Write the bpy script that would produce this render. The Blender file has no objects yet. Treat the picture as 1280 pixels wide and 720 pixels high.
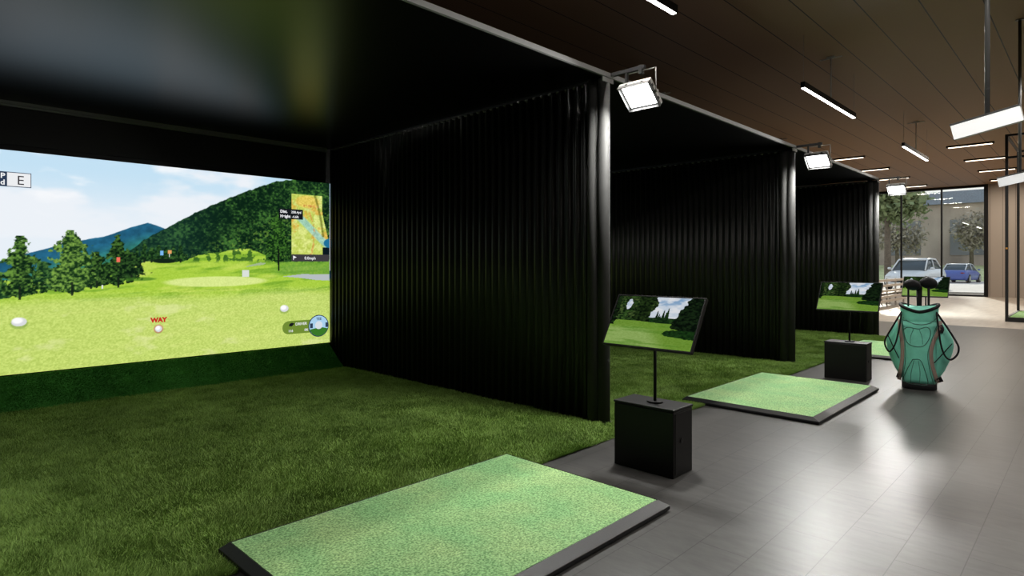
import bpy, math, random
import numpy as np
from mathutils import Vector, Matrix
random.seed(7); RNG = np.random.default_rng(11)
scene = bpy.context.scene
COL = scene.collection
PI = math.pi

# ---------------------------------------------------------------- camera, world, light, exposure
cam_d = bpy.data.cameras.new('camera'); cam = bpy.data.objects.new('camera', cam_d); COL.objects.link(cam)
cam.location = (0, 0, 1.4); cam.rotation_euler = (PI/2, 0, math.radians(44.04 - 90))
cam_d.sensor_width = 36; cam_d.lens = 36*760/1280; cam_d.shift_y = -30/1280; cam_d.clip_end = 500
scene.camera = cam
vs = scene.view_settings
vs.view_transform = 'Standard'; vs.look = 'None'; vs.gamma = 1; vs.use_curve_mapping = False; vs.exposure = 0.0
scene.cycles.max_bounces = 7; scene.cycles.diffuse_bounces = 4; scene.cycles.glossy_bounces = 4
scene.cycles.sample_clamp_indirect = 4; scene.cycles.caustics_reflective = False; scene.cycles.caustics_refractive = False

world = bpy.data.worlds.new('sky'); scene.world = world; world.use_nodes = True
wn = world.node_tree; bg = wn.nodes['Background']
tc = wn.nodes.new('ShaderNodeTexCoord'); sx = wn.nodes.new('ShaderNodeSeparateXYZ'); rp = wn.nodes.new('ShaderNodeValToRGB')
wn.links.new(tc.outputs['Generated'], sx.inputs[0]); wn.links.new(sx.outputs['Z'], rp.inputs[0]); wn.links.new(rp.outputs[0], bg.inputs[0])
rp.color_ramp.elements[0].color = (.85, .82, .78, 1); rp.color_ramp.elements[1].color = (.42, .55, .75, 1)
bg.inputs[1].default_value = 1.5

sun_d = bpy.data.lights.new('sun', 'SUN'); sun = bpy.data.objects.new('sun', sun_d); COL.objects.link(sun)
sun_d.energy = 2.9; sun_d.angle = math.radians(2.5); sun_d.color = (1, .93, .82)
sun.location = (60, 10, 25)
sun.rotation_euler = Vector((-1, -.27, -math.tan(math.radians(19.5)))).to_track_quat('-Z', 'Y').to_euler()

POR = bpy.data.lights.new('window_daylight', 'AREA'); POR.shape = 'RECTANGLE'; POR.size = 5.2; POR.size_y = 4.6
POR.cycles.is_portal = True
por = bpy.data.objects.new('window_daylight', POR); COL.objects.link(por)
por.location = (32.9, 6.1, 2.4); por.rotation_euler = Vector((-1, 0, 0)).to_track_quat('-Z', 'Z').to_euler()

FLOOD_W, PENDANT_W, LINEAR_W = 64, 92, 50
S = 4.52            # bay pitch
PX = 4.345          # left face of the first partition seen
YF, YB = 3.084, 7.88
CEIL = 4.8
WX = 32.7

# ---------------------------------------------------------------- helpers
def lin(c):
    return tuple((v/12.92 if v <= .04045 else ((v+.055)/1.055)**2.4) for v in [x/255 for x in c])

def mat(name, col, rough=.5, metal=0, spec=.5, var=0, vscale=8, bump=0, bscale=60, emit=None, estr=0, stretch=None, sheen=0):
    m = bpy.data.materials.new(name); m.use_nodes = True
    nt = m.node_tree; b = nt.nodes['Principled BSDF']
    b.inputs['Base Color'].default_value = (*col, 1); b.inputs['Roughness'].default_value = rough
    b.inputs['Metallic'].default_value = metal; b.inputs['Specular IOR Level'].default_value = spec
    t = nt.nodes.new('ShaderNodeTexCoord'); mp = nt.nodes.new('ShaderNodeMapping')
    nt.links.new(t.outputs['Object'], mp.inputs[0])
    if stretch: mp.inputs['Scale'].default_value = stretch
    if var:
        n = nt.nodes.new('ShaderNodeTexNoise'); n.inputs['Scale'].default_value = vscale; n.inputs['Detail'].default_value = 5
        nt.links.new(mp.outputs[0], n.inputs[0])
        r = nt.nodes.new('ShaderNodeValToRGB')
        r.color_ramp.elements[0].position = .3; r.color_ramp.elements[1].position = .7
        r.color_ramp.elements[0].color = (*[c*(1-var) for c in col], 1); r.color_ramp.elements[1].color = (*[min(1, c*(1+var)) for c in col], 1)
        nt.links.new(n.outputs[0], r.inputs[0]); nt.links.new(r.outputs[0], b.inputs['Base Color'])
    if bump:
        n = nt.nodes.new('ShaderNodeTexNoise'); n.inputs['Scale'].default_value = bscale; n.inputs['Detail'].default_value = 3
        nt.links.new(mp.outputs[0], n.inputs[0])
        bm = nt.nodes.new('ShaderNodeBump'); bm.inputs['Strength'].default_value = bump; bm.inputs['Distance'].default_value = .01
        nt.links.new(n.outputs[0], bm.inputs['Height']); nt.links.new(bm.outputs[0], b.inputs['Normal'])
    if emit:
        b.inputs['Emission Color'].default_value = (*emit, 1); b.inputs['Emission Strength'].default_value = estr
    if sheen: b.inputs['Sheen Weight'].default_value = sheen
    return m

class MB:
    def __init__(s): s.v = []; s.f = []; s.sm = []
    def add(s, vs, fs, smooth=False):
        o = len(s.v); s.v += [tuple(p) for p in vs]; s.f += [tuple(i+o for i in f) for f in fs]; s.sm += [smooth]*len(fs); return s
    def box(s, x0, x1, y0, y1, z0, z1, M=None):
        p = [Vector((x, y, z)) for z in (z0, z1) for y in (y0, y1) for x in (x0, x1)]
        if M: p = [M @ q for q in p]
        return s.add(p, [(0, 2, 3, 1), (4, 5, 7, 6), (0, 1, 5, 4), (2, 6, 7, 3), (0, 4, 6, 2), (1, 3, 7, 5)])
    def prism(s, pts, z0, z1, smooth=False, M=None):
        n = len(pts); p = [Vector((x, y, z0)) for x, y in pts] + [Vector((x, y, z1)) for x, y in pts]
        if M: p = [M @ q for q in p]
        o = len(s.v)
        s.add(p, [(i, (i+1) % n, n+(i+1) % n, n+i) for i in range(n)], smooth)
        s.f += [tuple(o+i for i in reversed(range(n))), tuple(o+n+i for i in range(n))]; s.sm += [False, False]
        return s
    def tube(s, path, r, n=8, closed=False, flat=1.0):
        path = [Vector(p) for p in path]; rings = []; m = len(path)
        rr = r if isinstance(r, (list, tuple)) else [r]*m
        up = None
        for i, p in enumerate(path):
            a = path[(i-1) % m] if closed else path[max(i-1, 0)]; b = path[(i+1) % m] if closed else path[min(i+1, m-1)]
            t = (b-a).normalized()
            if up is None: up = Vector((0, 0, 1)) if abs(t.z) < .9 else Vector((1, 0, 0))
            x = t.cross(up).normalized(); y = x.cross(t).normalized(); up = y
            rings.append([p + rr[i]*(x*math.cos(2*PI*k/n)*flat + y*math.sin(2*PI*k/n)) for k in range(n)])
        return s.loft(rings, closed_path=closed)
    def loft(s, rings, closed_path=False, cap=True, smooth=True):
        n = len(rings[0]); m = len(rings); o = len(s.v)
        fs = []
        for i in range(m if closed_path else m-1):
            j = (i+1) % m
            for k in range(n): fs.append((i*n+k, i*n+(k+1) % n, j*n+(k+1) % n, j*n+k))
        s.add([p for r in rings for p in r], fs, smooth)
        if cap and not closed_path:
            s.f += [tuple(o+k for k in reversed(range(n))), tuple(o+(m-1)*n+k for k in range(n))]; s.sm += [False, False]
        return s
    def ball(s, c, rx, ry, rz, n=14, M=None):
        rings = []
        for i in range(1, n):
            a = PI*i/n
            ring = [Vector((rx*math.sin(a)*math.cos(2*PI*k/(n*2)), ry*math.sin(a)*math.sin(2*PI*k/(n*2)), -rz*math.cos(a))) for k in range(n*2)]
            if M: ring = [M @ q for q in ring]
            rings.append([Vector(c)+q for q in ring])
        return s.loft(rings)
    def build(s, name, m, parent=None, bevel=0, kind=None, loc=None):
        me = bpy.data.meshes.new(name); me.from_pydata(s.v, [], s.f); me.polygons.foreach_set('use_smooth', s.sm)
        me.materials.append(m); me.update()
        o = bpy.data.objects.new(name, me); COL.objects.link(o)
        if parent: o.parent = parent
        if loc: o.location = loc
        if kind: o['kind'] = kind
        if bevel:
            b = o.modifiers.new('bevel', 'BEVEL'); b.width = bevel; b.segments = 2; b.limit_method = 'ANGLE'
        return o

def box(x0, x1, y0, y1, z0, z1): return MB().box(x0, x1, y0, y1, z0, z1)
def tag(o, label, cat, group=None, kind=None):
    o['label'] = label; o['category'] = cat
    if group: o['group'] = group
    if kind: o['kind'] = kind
    return o
def thing(name, label, cat, loc=(0, 0, 0), rz=0, group=None):
    o = bpy.data.objects.new(name, None); COL.objects.link(o); o.location = loc; o.rotation_euler = (0, 0, rz)
    o.empty_display_size = .1
    return tag(o, label, cat, group)
def kids(o): return [c for c in bpy.data.objects if c.parent == o]
def dup(o, loc, label, parent=None):
    c = o.copy(); COL.objects.link(c)
    if parent: c.parent = parent
    else: c.location = loc; c['label'] = label
    for k in kids(o): dup(k, None, None, c)
    return c

def big_mesh(name, V, F, m, attr=None, parent=None, aname='pic'):
    """numpy verts (n,3) and faces (k,3 or 4) as one mesh; optional per-vertex colour"""
    me = bpy.data.meshes.new(name); n = len(V); k, w = F.shape
    me.vertices.add(n); me.vertices.foreach_set('co', V.astype(np.float32).ravel())
    me.loops.add(k*w); me.loops.foreach_set('vertex_index', F.astype(np.int32).ravel())
    me.polygons.add(k); me.polygons.foreach_set('loop_start', (np.arange(k)*w).astype(np.int32))
    me.update(calc_edges=True)
    if attr is not None:
        a = me.color_attributes.new(aname, 'FLOAT_COLOR', 'POINT')
        c = np.ones((n, 4), np.float32); c[:, :3] = attr; a.data.foreach_set('color', c.ravel())
    me.materials.append(m)
    o = bpy.data.objects.new(name, me); COL.objects.link(o)
    if parent: o.parent = parent
    return o

def vnoise(x, y, seed=0):
    xi = np.floor(x).astype(np.int64); yi = np.floor(y).astype(np.int64); fx = x-xi; fy = y-yi
    fx = fx*fx*(3-2*fx); fy = fy*fy*(3-2*fy)
    def h(a, b):
        n = (a*374761393 + b*668265263 + seed*1442695041) & 0x7fffffff
        n = ((n ^ (n >> 13))*1274126177) & 0x7fffffff
        return ((n ^ (n >> 16)) & 0xffff)/65535.0
    return (h(xi, yi)*(1-fx)+h(xi+1, yi)*fx)*(1-fy)+(h(xi, yi+1)*(1-fx)+h(xi+1, yi+1)*fx)*fy
def fbm(x, y, seed=0, o=4):
    r = 0; a = .5; t = 0
    for i in range(o): r = r+a*vnoise(x*2**i, y*2**i, seed+i*17); t += a; a *= .5
    return r/t

def text_mesh(s, name, size, x, z, y, m, parent, align='LEFT', bold=0, sx=1.0):
    cu = bpy.data.curves.new(name, 'FONT'); cu.body = s; cu.size = size; cu.align_x = align; cu.offset = bold
    tmp = bpy.data.objects.new(name, cu); COL.objects.link(tmp)
    me = bpy.data.meshes.new_from_object(tmp.evaluated_get(bpy.context.evaluated_depsgraph_get()))
    bpy.data.objects.remove(tmp); me.materials.clear(); me.materials.append(m)
    o = bpy.data.objects.new(name, me); COL.objects.link(o); o.parent = parent
    o.location = (x, y, z); o.rotation_euler = (PI/2, 0, 0); o.scale = (sx, 1, 1)
    return o

# ---------------------------------------------------------------- materials
M_black = mat('matte_black', (.006, .006, .006), .55)
M_blackpl = mat('black_plastic', (.004, .004, .004), .5, spec=.25)
M_curtain = mat('black_pleated_fabric', (.010, .010, .0097), .42, spec=.36, bump=.05, bscale=200)
M_post = mat('black_powder_coated_metal', (.030, .030, .029), .7, spec=.15, var=.05)
M_canopy = mat('black_satin_panel', (.002, .002, .002), .29, spec=.2)
M_trim = mat('dull_aluminium', (.25, .25, .25), .45, metal=.0)
M_pleat_glint = mat('pleat_highlight_grey', (.13, .13, .13), .4)  # lighter grey for the light edge painted on the pleat tops
M_darktrim = mat('dark_aluminium', (.06, .06, .06), .4)
M_steel = mat('grey_steel', (.42, .41, .39), .4, metal=.3, var=.1)
M_white_met = mat('white_metal', (.72, .72, .71), .45)
M_rubber = mat('black_rubber', (.008, .008, .009), .5, spec=.3, bump=.1, bscale=300)
M_glow = mat('lamp_diffuser', (.9, .9, .9), .5, emit=(1, .97, .92), estr=9)
M_glow_warm = mat('lamp_diffuser_warm', (.9, .9, .9), .5, emit=(1, .84, .66), estr=3.5)
M_flood = mat('flood_diffuser', (.9, .9, .9), .5, emit=(1, 1, 1), estr=7)
M_flood_soft = mat('soft_diffuser', (.7, .7, .7), .5, emit=(.95, .98, 1), estr=.42)

def emit_attr(name, strength=1.0):
    m = bpy.data.materials.new(name); m.use_nodes = True; nt = m.node_tree; nt.nodes.clear()
    a = nt.nodes.new('ShaderNodeAttribute'); a.attribute_name = 'pic'
    e = nt.nodes.new('ShaderNodeEmission'); e.inputs[1].default_value = strength
    o = nt.nodes.new('ShaderNodeOutputMaterial'); nt.links.new(a.outputs['Color'], e.inputs[0]); nt.links.new(e.outputs[0], o.inputs[0])
    return m
def emit_flat(name, rgb, strength=1.0):
    m = bpy.data.materials.new(name); m.use_nodes = True; nt = m.node_tree; nt.nodes.clear()
    e = nt.nodes.new('ShaderNodeEmission'); e.inputs[0].default_value = (*lin(rgb), 1); e.inputs[1].default_value = strength
    o = nt.nodes.new('ShaderNodeOutputMaterial'); nt.links.new(e.outputs[0], o.inputs[0])
    return m

# floor: long grey stone tiles laid in running bond
def floor_mat():
    m = mat('grey_stone_tile', (.1, .1, .1), .3, spec=.26)
    nt = m.node_tree; b = nt.nodes['Principled BSDF']
    t = nt.nodes.new('ShaderNodeTexCoord')
    br = nt.nodes.new('ShaderNodeTexBrick'); br.offset = .37; br.squash = 1
    br.inputs['Scale'].default_value = 1; br.inputs['Brick Width'].default_value = .74; br.inputs['Row Height'].default_value = .25
    br.inputs['Mortar Size'].default_value = .0028; br.inputs['Mortar Smooth'].default_value = .3
    br.inputs['Color1'].default_value = (.054, .053, .0515, 1); br.inputs['Color2'].default_value = (.062, .061, .059, 1); br.inputs['Mortar'].default_value = (.022, .021, .02, 1)
    mp0 = nt.nodes.new('ShaderNodeMapping'); mp0.inputs['Location'].default_value = (.1, .05, 0)
    nt.links.new(t.outputs['Object'], mp0.inputs[0]); nt.links.new(mp0.outputs[0], br.inputs[0])
    n = nt.nodes.new('ShaderNodeTexNoise'); n.inputs['Scale'].default_value = 5; n.inputs['Detail'].default_value = 9; n.inputs['Roughness'].default_value = .65
    mp = nt.nodes.new('ShaderNodeMapping'); mp.inputs['Scale'].default_value = (4, 1, 1); nt.links.new(t.outputs['Object'], mp.inputs[0]); nt.links.new(mp.outputs[0], n.inputs[0])
    mx = nt.nodes.new('ShaderNodeMix'); mx.data_type = 'RGBA'; mx.blend_type = 'OVERLAY'; mx.inputs[0].default_value = .75
    nt.links.new(br.outputs['Color'], mx.inputs[6]); nt.links.new(n.outputs[0], mx.inputs[7]); nt.links.new(mx.outputs[2], b.inputs['Base Color'])
    mr = nt.nodes.new('ShaderNodeMapRange'); mr.inputs[3].default_value = .34; mr.inputs[4].default_value = .40
    nt.links.new(n.outputs[0], mr.inputs[0]); nt.links.new(mr.outputs[0], b.inputs['Roughness'])
    bp = nt.nodes.new('ShaderNodeBump'); bp.inputs['Strength'].default_value = .1; bp.inputs['Distance'].default_value = .002; bp.invert = True
    nt.links.new(br.outputs['Fac'], bp.inputs['Height']); nt.links.new(bp.outputs[0], b.inputs['Normal'])
    return m
# ceiling: brown boards, 0.6 m wide with dark joints and fine ribs across
def ceiling_mat():
    m = mat('brown_ribbed_ceiling_board', (.2, .14, .09), .6)
    nt = m.node_tree; b = nt.nodes['Principled BSDF']; t = nt.nodes.new('ShaderNodeTexCoord')
    br = nt.nodes.new('ShaderNodeTexBrick'); br.offset = 0
    br.inputs['Scale'].default_value = 1; br.inputs['Brick Width'].default_value = 60; br.inputs['Row Height'].default_value = .6
    br.inputs['Mortar Size'].default_value = .009; br.inputs['Mortar Smooth'].default_value = .2
    br.inputs['Color1'].default_value = (.34, .205, .11, 1); br.inputs['Color2'].default_value = (.36, .215, .115, 1); br.inputs['Mortar'].default_value = (.015, .01, .007, 1)
    mp0 = nt.nodes.new('ShaderNodeMapping'); mp0.inputs['Location'].default_value = (0, .12, 0)
    nt.links.new(t.outputs['Object'], mp0.inputs[0]); nt.links.new(mp0.outputs[0], br.inputs[0])
    w = nt.nodes.new('ShaderNodeTexWave'); w.bands_direction = 'X'; w.inputs['Scale'].default_value = 9; w.inputs['Distortion'].default_value = .4; w.inputs['Detail'].default_value = 2
    nt.links.new(t.outputs['Object'], w.inputs[0])
    mr = nt.nodes.new('ShaderNodeMapRange'); mr.inputs[3].default_value = .78; mr.inputs[4].default_value = 1.08; nt.links.new(w.outputs['Fac'], mr.inputs[0])
    mx = nt.nodes.new('ShaderNodeMix'); mx.data_type = 'RGBA'; mx.blend_type = 'MULTIPLY'; mx.inputs[0].default_value = 1
    nt.links.new(br.outputs['Color'], mx.inputs[6]); nt.links.new(mr.outputs[0], mx.inputs[7]); nt.links.new(mx.outputs[2], b.inputs['Base Color'])
    return m
def wall_mat():
    m = mat('beige_wall_panel', (.30, .25, .205), .6)
    nt = m.node_tree; b = nt.nodes['Principled BSDF']; t = nt.nodes.new('ShaderNodeTexCoord')
    mp = nt.nodes.new('ShaderNodeMapping'); mp.inputs['Rotation'].default_value = (0, 0, PI/2)
    br = nt.nodes.new('ShaderNodeTexBrick'); br.offset = 0; br.inputs['Brick Width'].default_value = .42; br.inputs['Row Height'].default_value = 30
    br.inputs['Scale'].default_value = 1; br.inputs['Mortar Size'].default_value = .006
    br.inputs['Color1'].default_value = (.36, .31, .265, 1); br.inputs['Color2'].default_value = (.385, .33, .28, 1); br.inputs['Mortar'].default_value = (.12, .1, .08, 1)
    nt.links.new(t.outputs['Object'], mp.inputs[0]); nt.links.new(mp.outputs[0], br.inputs[0]); nt.links.new(br.outputs['Color'], b.inputs['Base Color'])
    return m
M_floor, M_ceil, M_wall = floor_mat(), ceiling_mat(), wall_mat()
M_walldark = mat('dark_plaster', (.05, .045, .04), .7, var=.1)

def glass_mat():
    m = bpy.data.materials.new('clear_glass'); m.use_nodes = True; nt = m.node_tree; nt.nodes.clear()
    tr = nt.nodes.new('ShaderNodeBsdfTransparent'); tr.inputs[0].default_value = (.90, .92, .91, 1)
    gl = nt.nodes.new('ShaderNodeBsdfGlossy'); gl.inputs['Roughness'].default_value = .01
    fr = nt.nodes.new('ShaderNodeFresnel'); fr.inputs[0].default_value = 1.5
    mx = nt.nodes.new('ShaderNodeMixShader'); o = nt.nodes.new('ShaderNodeOutputMaterial')
    nt.links.new(fr.outputs[0], mx.inputs[0]); nt.links.new(tr.outputs[0], mx.inputs[1]); nt.links.new(gl.outputs[0], mx.inputs[2]); nt.links.new(mx.outputs[0], o.inputs[0])
    return m
M_glass = glass_mat()

# ---------------------------------------------------------------- room shell
X0, Y0, Y1 = -4.0, -6.0, 8.6
box(X0, 17.0, Y0, Y1, -.2, 0).build('floor', M_floor, kind='structure')
M_floor2 = mat('pale_beige_floor_plank', (.40, .355, .30), .36, spec=.35, var=.14, vscale=1.2, stretch=(1, 6, 1))
box(17.0, WX+.3, Y0, Y1, -.2, 0).build('floor', M_floor2, kind='structure')
box(X0, WX+.3, Y0, Y1, CEIL, CEIL+.2).build('ceiling', M_ceil, kind='structure')
box(X0, WX+.3, Y1, Y1+.2, -.2, CEIL+.2).build('wall_left', M_walldark, kind='structure')
box(X0, WX+.3, Y0-.2, Y0, -.2, CEIL+.2).build('wall_right', M_wall, kind='structure')
box(X0-.2, X0, Y0-.2, Y1+.2, -.2, CEIL+.2).build('wall_back', M_walldark, kind='structure')
WY0, WY1 = 3.52, 8.55
fw = MB(); fw.box(WX, WX+.3, Y0, WY0-.1, 0, CEIL)
fw.build('wall_front', M_wall, kind='structure')
win = MB(); fz0, fz1 = 0, CEIL
win.box(WX-.06, WX+.12, WY0-.1, WY0+.04, 0, CEIL); win.box(WX-.06, WX+.12, WY1-.06, WY1+.05, 0, CEIL)
win.box(WX-.06, WX+.12, WY0+.04, WY1-.06, 0, .07); win.box(WX-.04, WX+.12, WY0+.04, WY1-.06, CEIL-.1, CEIL)
wf = win.build('window_1', M_blackpl, kind='structure')
ym = [WY0+.02, 5.06, 6.6, 8.14, WY1]
for y in ym[1:-1]: box(WX-.04, WX+.08, y-.03, y+.03, .07, CEIL-.1).build('mullion', M_blackpl, wf)
for a, b_ in zip(ym, ym[1:]):
    if b_-a > .5: box(WX+.02, WX+.03, a+.03, b_-.03, .07, CEIL-.1).build('pane', M_glass, wf)
box(4.5, WX-.06, Y1-.02, Y1, 0, .1).build('baseboard_left', M_darktrim, kind='structure')
box(WX-.02, WX, Y0, WY0-.1, 0, .1).build('baseboard_front', M_wall, kind='structure')

# ---------------------------------------------------------------- partitions, canopies, back walls
def wavy(y0, y1, x, side, per=.0985, amp=.034):
    n = int(round((y1-y0)/per)); pts = []
    for i in range(n*10+1):
        ph = i/10*2*PI; s = math.sin(ph); s = math.copysign(abs(s)**.6, s)
        pts.append((x+side*amp*(s*.5-.5), y0+(y1-y0)*i/(n*10)))
    return pts
PLACES = ['nearest one beside the large golf screen', 'middle one behind the first monitor stand', 'farthest one next to the window wall', 'one left of the large golf screen, outside the picture']
def make_partition(x, label):
    t = thing('curtain_partition', label, 'partition', (x, YF, 0), group='black pleated partitions between the golf bays')
    L = 7.772-YF; h = 3.0
    a = wavy(.2, L, 0.0, -1); b = wavy(.2, L, .13, 1)
    MB().prism([(p[0], p[1]) for p in reversed(a)] + b, 0.004, h, smooth=True).build('pleated_curtain', M_curtain, t)
    cyl = lambda cx, cy, r: [(cx+r*math.cos(2*PI*k/28), cy+r*math.sin(2*PI*k/28)) for k in range(28)]
    MB().prism(cyl(.032, .145, .052), 0, 3.03, smooth=True).prism(cyl(.066, .056, .054), 0, 3.03, smooth=True).prism([(.02, .06), (.11, .06), (.11, .205), (.02, .205)], 0, 3.025).build('end_post', M_post, t)
    MB().box(-.03, .13, .0, .012, 2.985, 3.03).box(.124, .136, .24, .262, 0.0, 2.9).build('corner_strip', M_trim, t)
    box(.03, .10, .21, L, h+.001, h+.03).build('top_rail', M_black, t)
    a2 = wavy(.21, L, -.002, -1); b2 = wavy(.21, L, .132, 1)
    MB().prism([(p[0], p[1]) for p in reversed(a2)] + b2, h-.012, h+.0005, smooth=True).build('pleat_edge_highlight', M_pleat_glint, t)  # pale wavy cap paints in the light caught by the pleat tops
    return t
for k, i in enumerate((0, 1, 2, -1)):
    make_partition(PX+i*S, 'black pleated curtain partition between bays, ' + PLACES[k])
BAYN = ['nearest bay', 'middle bay', 'farthest bay']
for i in range(3):
    xa = PX+(i-1)*S; xb = xa+S
    t = thing('bay_canopy', 'flat black roof panel with pale front edge over the ' + BAYN[i], 'canopy', (xa, YF, 3.03), group='black roof panels over the golf bays')
    box(0.003, S-.003, 0.012, YB-YF+.1, 0, .05).build('roof_panel', M_canopy, t)
    box(0.0, S, -.012, .012, -.004, .036).build('front_trim', M_trim, t)
    MB().box(.14, S, YB-YF-.062, YB-YF-.034, -.03, 0).box(.14, S, YB-YF-.03, YB-YF-.002, -.05, -.012).build('rear_trim', M_trim, t)
    t = thing('screen_surround', 'black back panel around the golf screen of the ' + BAYN[i], 'panel', (xa, YB+.004, 0), group='black back panels of the golf bays')
    box(.0, S, 0, .06, 0, 3.028).build('panel', M_curtain, t)
    box(.14, S, -.03, -.001, 2.6, 2.97).build('valance', M_black, t)

# ---------------------------------------------------------------- projected golf picture
def mixc(A, c, m): return A*(1-m[..., None]) + np.array(c, float)*m[..., None]
def sstep(a, b, x): t = np.clip((x-a)/(b-a), 0, 1); return t*t*(3-2*t)
def s2l(A): A = np.clip(A, 0, 255)/255; return np.where(A <= .04045, A/12.92, ((A+.055)/1.055)**2.4)
SX0, SX1, SZ0, SZ1 = -.16, 4.355, .30, 2.53
def golf_picture(W, H):
    X, Z = np.meshgrid(np.linspace(SX0, SX1, W), np.linspace(SZ0, SZ1, H))
    ip = lambda pts: np.interp(X, [p[0] for p in pts], [p[1] for p in pts])
    # sky
    A = np.zeros(X.shape+(3,)); A[:] = (232, 237, 243)
    cl = fbm(X*1.1+3, Z*2.6, 3, 5); hi = sstep(1.75, 2.5, Z)
    A = mixc(A, (178, 215, 238), np.clip(sstep(.40, .60, cl)*(.12+.9*hi), 0, 1)*.75)
    A = mixc(A, (246, 247, 249), sstep(.55, .75, fbm(X*1.7, Z*4, 9, 5))*.8)
    # far blue ridge
    far = ip([(-.2, 1.30), (.8, 1.43), (.99, 1.5), (1.31, 1.61), (1.67, 1.70), (1.9, 1.80), (2.09, 1.87), (2.22, 1.83), (2.4, 1.75), (2.6, 1.7)])+.012*(fbm(X*14, Z*0, 5)-.5)
    m = sstep(-.004, .004, far-Z); base = mixc(np.zeros_like(A)+np.array((34, 92, 122.)), (52, 128, 108), sstep(.06, .3, far-Z))
    base *= (.8+.45*fbm(X*18, Z*22, 6))[..., None]; A = A*(1-m[..., None])+base*m[..., None]
    # wooded hill
    hill = ip([(1.6, 1.20), (1.82, 1.47), (2.05, 1.67), (2.3, 1.83), (2.56, 1.99), (2.83, 2.14), (3.12, 2.28), (3.43, 2.42), (3.59, 2.48), (3.98, 2.57), (4.4, 2.6)])+.03*(fbm(X*22, Z*6, 8)-.5)
    m = sstep(-.005, .005, hill-Z)
    n1 = fbm(X*40, Z*46, 12, 4); n2 = fbm(X*5, Z*6, 14, 4); dep = np.clip((hill-Z)/.9, 0, 1)
    t = np.clip(.35+1.9*(n1-.5)+1.2*(n2-.5)+.25*dep, 0, 1)
    base = mixc(np.zeros_like(A)+np.array((10, 34, 20.)), (66, 112, 48), t**1.7)
    base = mixc(base, (28, 62, 66), (1-sstep(2.2, 3.2, X))*.35)
    base = mixc(base, (112, 150, 58), sstep(.58, .72, fbm(X*34, Z*38, 21, 3))*sstep(.5, 1.2, dep*1.6)*.7)
    A = A*(1-m[..., None])+base*m[..., None]
    # grass land
    gr = ip([(-.2, 1.2), (.8, 1.23), (1.05, 1.22), (1.45, 1.27), (1.94, 1.41), (2.22, 1.44), (2.4, 1.42), (2.56, 1.48), (2.9, 1.56), (3.2, 1.60), (3.45, 1.52), (3.6, 1.42), (4.34, 1.46)])+.035*(fbm(X*16, Z*0, 31)-.5)
    m = sstep(-.006, .006, gr-Z)
    g = np.zeros_like(A)+np.array((166, 202, 66.))
    st = fbm(X*3+Z*2, Z*26-X*2.5, 33, 4)
    g = mixc(g, (112, 160, 44), sstep(.45, .7, st)*(Z > 1.0)*.75)
    g = mixc(g, (200, 218, 100), sstep(.5, .75, fbm(X*2, Z*14-X, 35, 4))*.7)
    g = mixc(g, (196, 214, 118), (1-sstep(.95, 1.12, Z+.02*np.sin(X*3)))*.8)
    e = ((X-2.86)/.62)**2+((Z-1.185)/.065)**2; g = mixc(g, (212, 228, 138), 1-sstep(.7, 1.15, e))
    e = ((X-2.2)/1.6)**2+((Z-1.05)/.018)**2; g = mixc(g, (150, 190, 60), (1-sstep(.5, 1.4, e))*.4)
    g = mixc(g, (92, 146, 52), sstep(3.45, 3.7, X)*sstep(1.24, 1.27, Z)*(.65+.5*(fbm(X*30, Z*30, 36)-.5)))
    bush = sstep(.52, .62, fbm(X*20, Z*22, 38, 3))*sstep(1.40, 1.46, Z)*sstep(2.4, 2.6, X); g = mixc(g, (50, 92, 34), bush*.85)
    fine = fbm(X*70, Z*90, 40, 2)-.5; g += (fine*np.where(Z < 1.1, 46, 26))[..., None]*np.array((1, .9, .9))
    patch = sstep(.6, .8, fbm(X*4, Z*9, 44, 4))*(Z < 1.05); g = mixc(g, (226, 230, 170), patch*.5)
    A = A*(1-m[..., None])+g*m[..., None]
    # paths
    def poly(pts, c, soft=.004):
        nonlocal A
        ins = np.zeros(X.shape, bool); n = len(pts)
        for k in range(n):
            (xa, za), (xb, zb) = pts[k], pts[(k+1) % n]
            cond = ((za > Z) != (zb > Z)) & (X < (xb-xa)*(Z-za)/((zb-za) or 1e-9)+xa); ins ^= cond
        A = mixc(A, c, ins*1.0)
    poly([(3.68, 1.235), (3.95, 1.262), (4.4, 1.255), (4.4, 1.165), (4.15, 1.18), (3.9, 1.215)], (178, 186, 188))
    poly([(3.18, 1.36), (3.42, 1.39), (3.46, 1.41), (3.38, 1.42), (3.24, 1.385)], (160, 180, 140))
    # trees
    def tree(x, zb, zt, w, seed, c0=(14, 38, 20), c1=(104, 146, 60), lean=0):
        nonlocal A
        h = (Z-zb)/(zt-zb); ww = w*np.clip(1.12-h, 0, 1)**.75*sstep(-.02, .16, h)*(.62+.9*fbm(X*0+seed*3.1, Z*16, seed, 2))
        d = np.abs(X-x-lean*h)/np.maximum(ww, 1e-4)+1.9*(fbm(X*30, Z*30, seed+2, 4)-.5)
        m = (1-sstep(.82, 1.02, d))*(h > 0)*(h < 1.04)
        tt = np.clip(.3+2.6*(fbm(X*46, Z*52, seed+5, 3)-.5)+.25*h-.1*(X-x)/w, 0, 1)
        c = mixc(np.zeros_like(A)+np.array(c0, float), c1, tt)
        A = A*(1-m[..., None])+c*m[..., None]
        tr = (np.abs(X-x) < .010)*(h > -.02)*(h < .2); A = mixc(A, (24, 34, 26), tr*.8)
    for k, (x, zb, zt, w, s_) in enumerate([(.78, 1.05, 1.3, .16, 60), (1.14, 1.16, 1.42, .13, 61), (.45, 1.05, 1.62, .2, 62), (.1, 1.04, 1.5, .2, 63), (1.24, 1.12, 1.36, .12, 64), (1.55, 1.14, 1.44, .14, 65)]):
        tree(x, zb, zt, w, s_, (12, 40, 26), (70, 112, 54))
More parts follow.
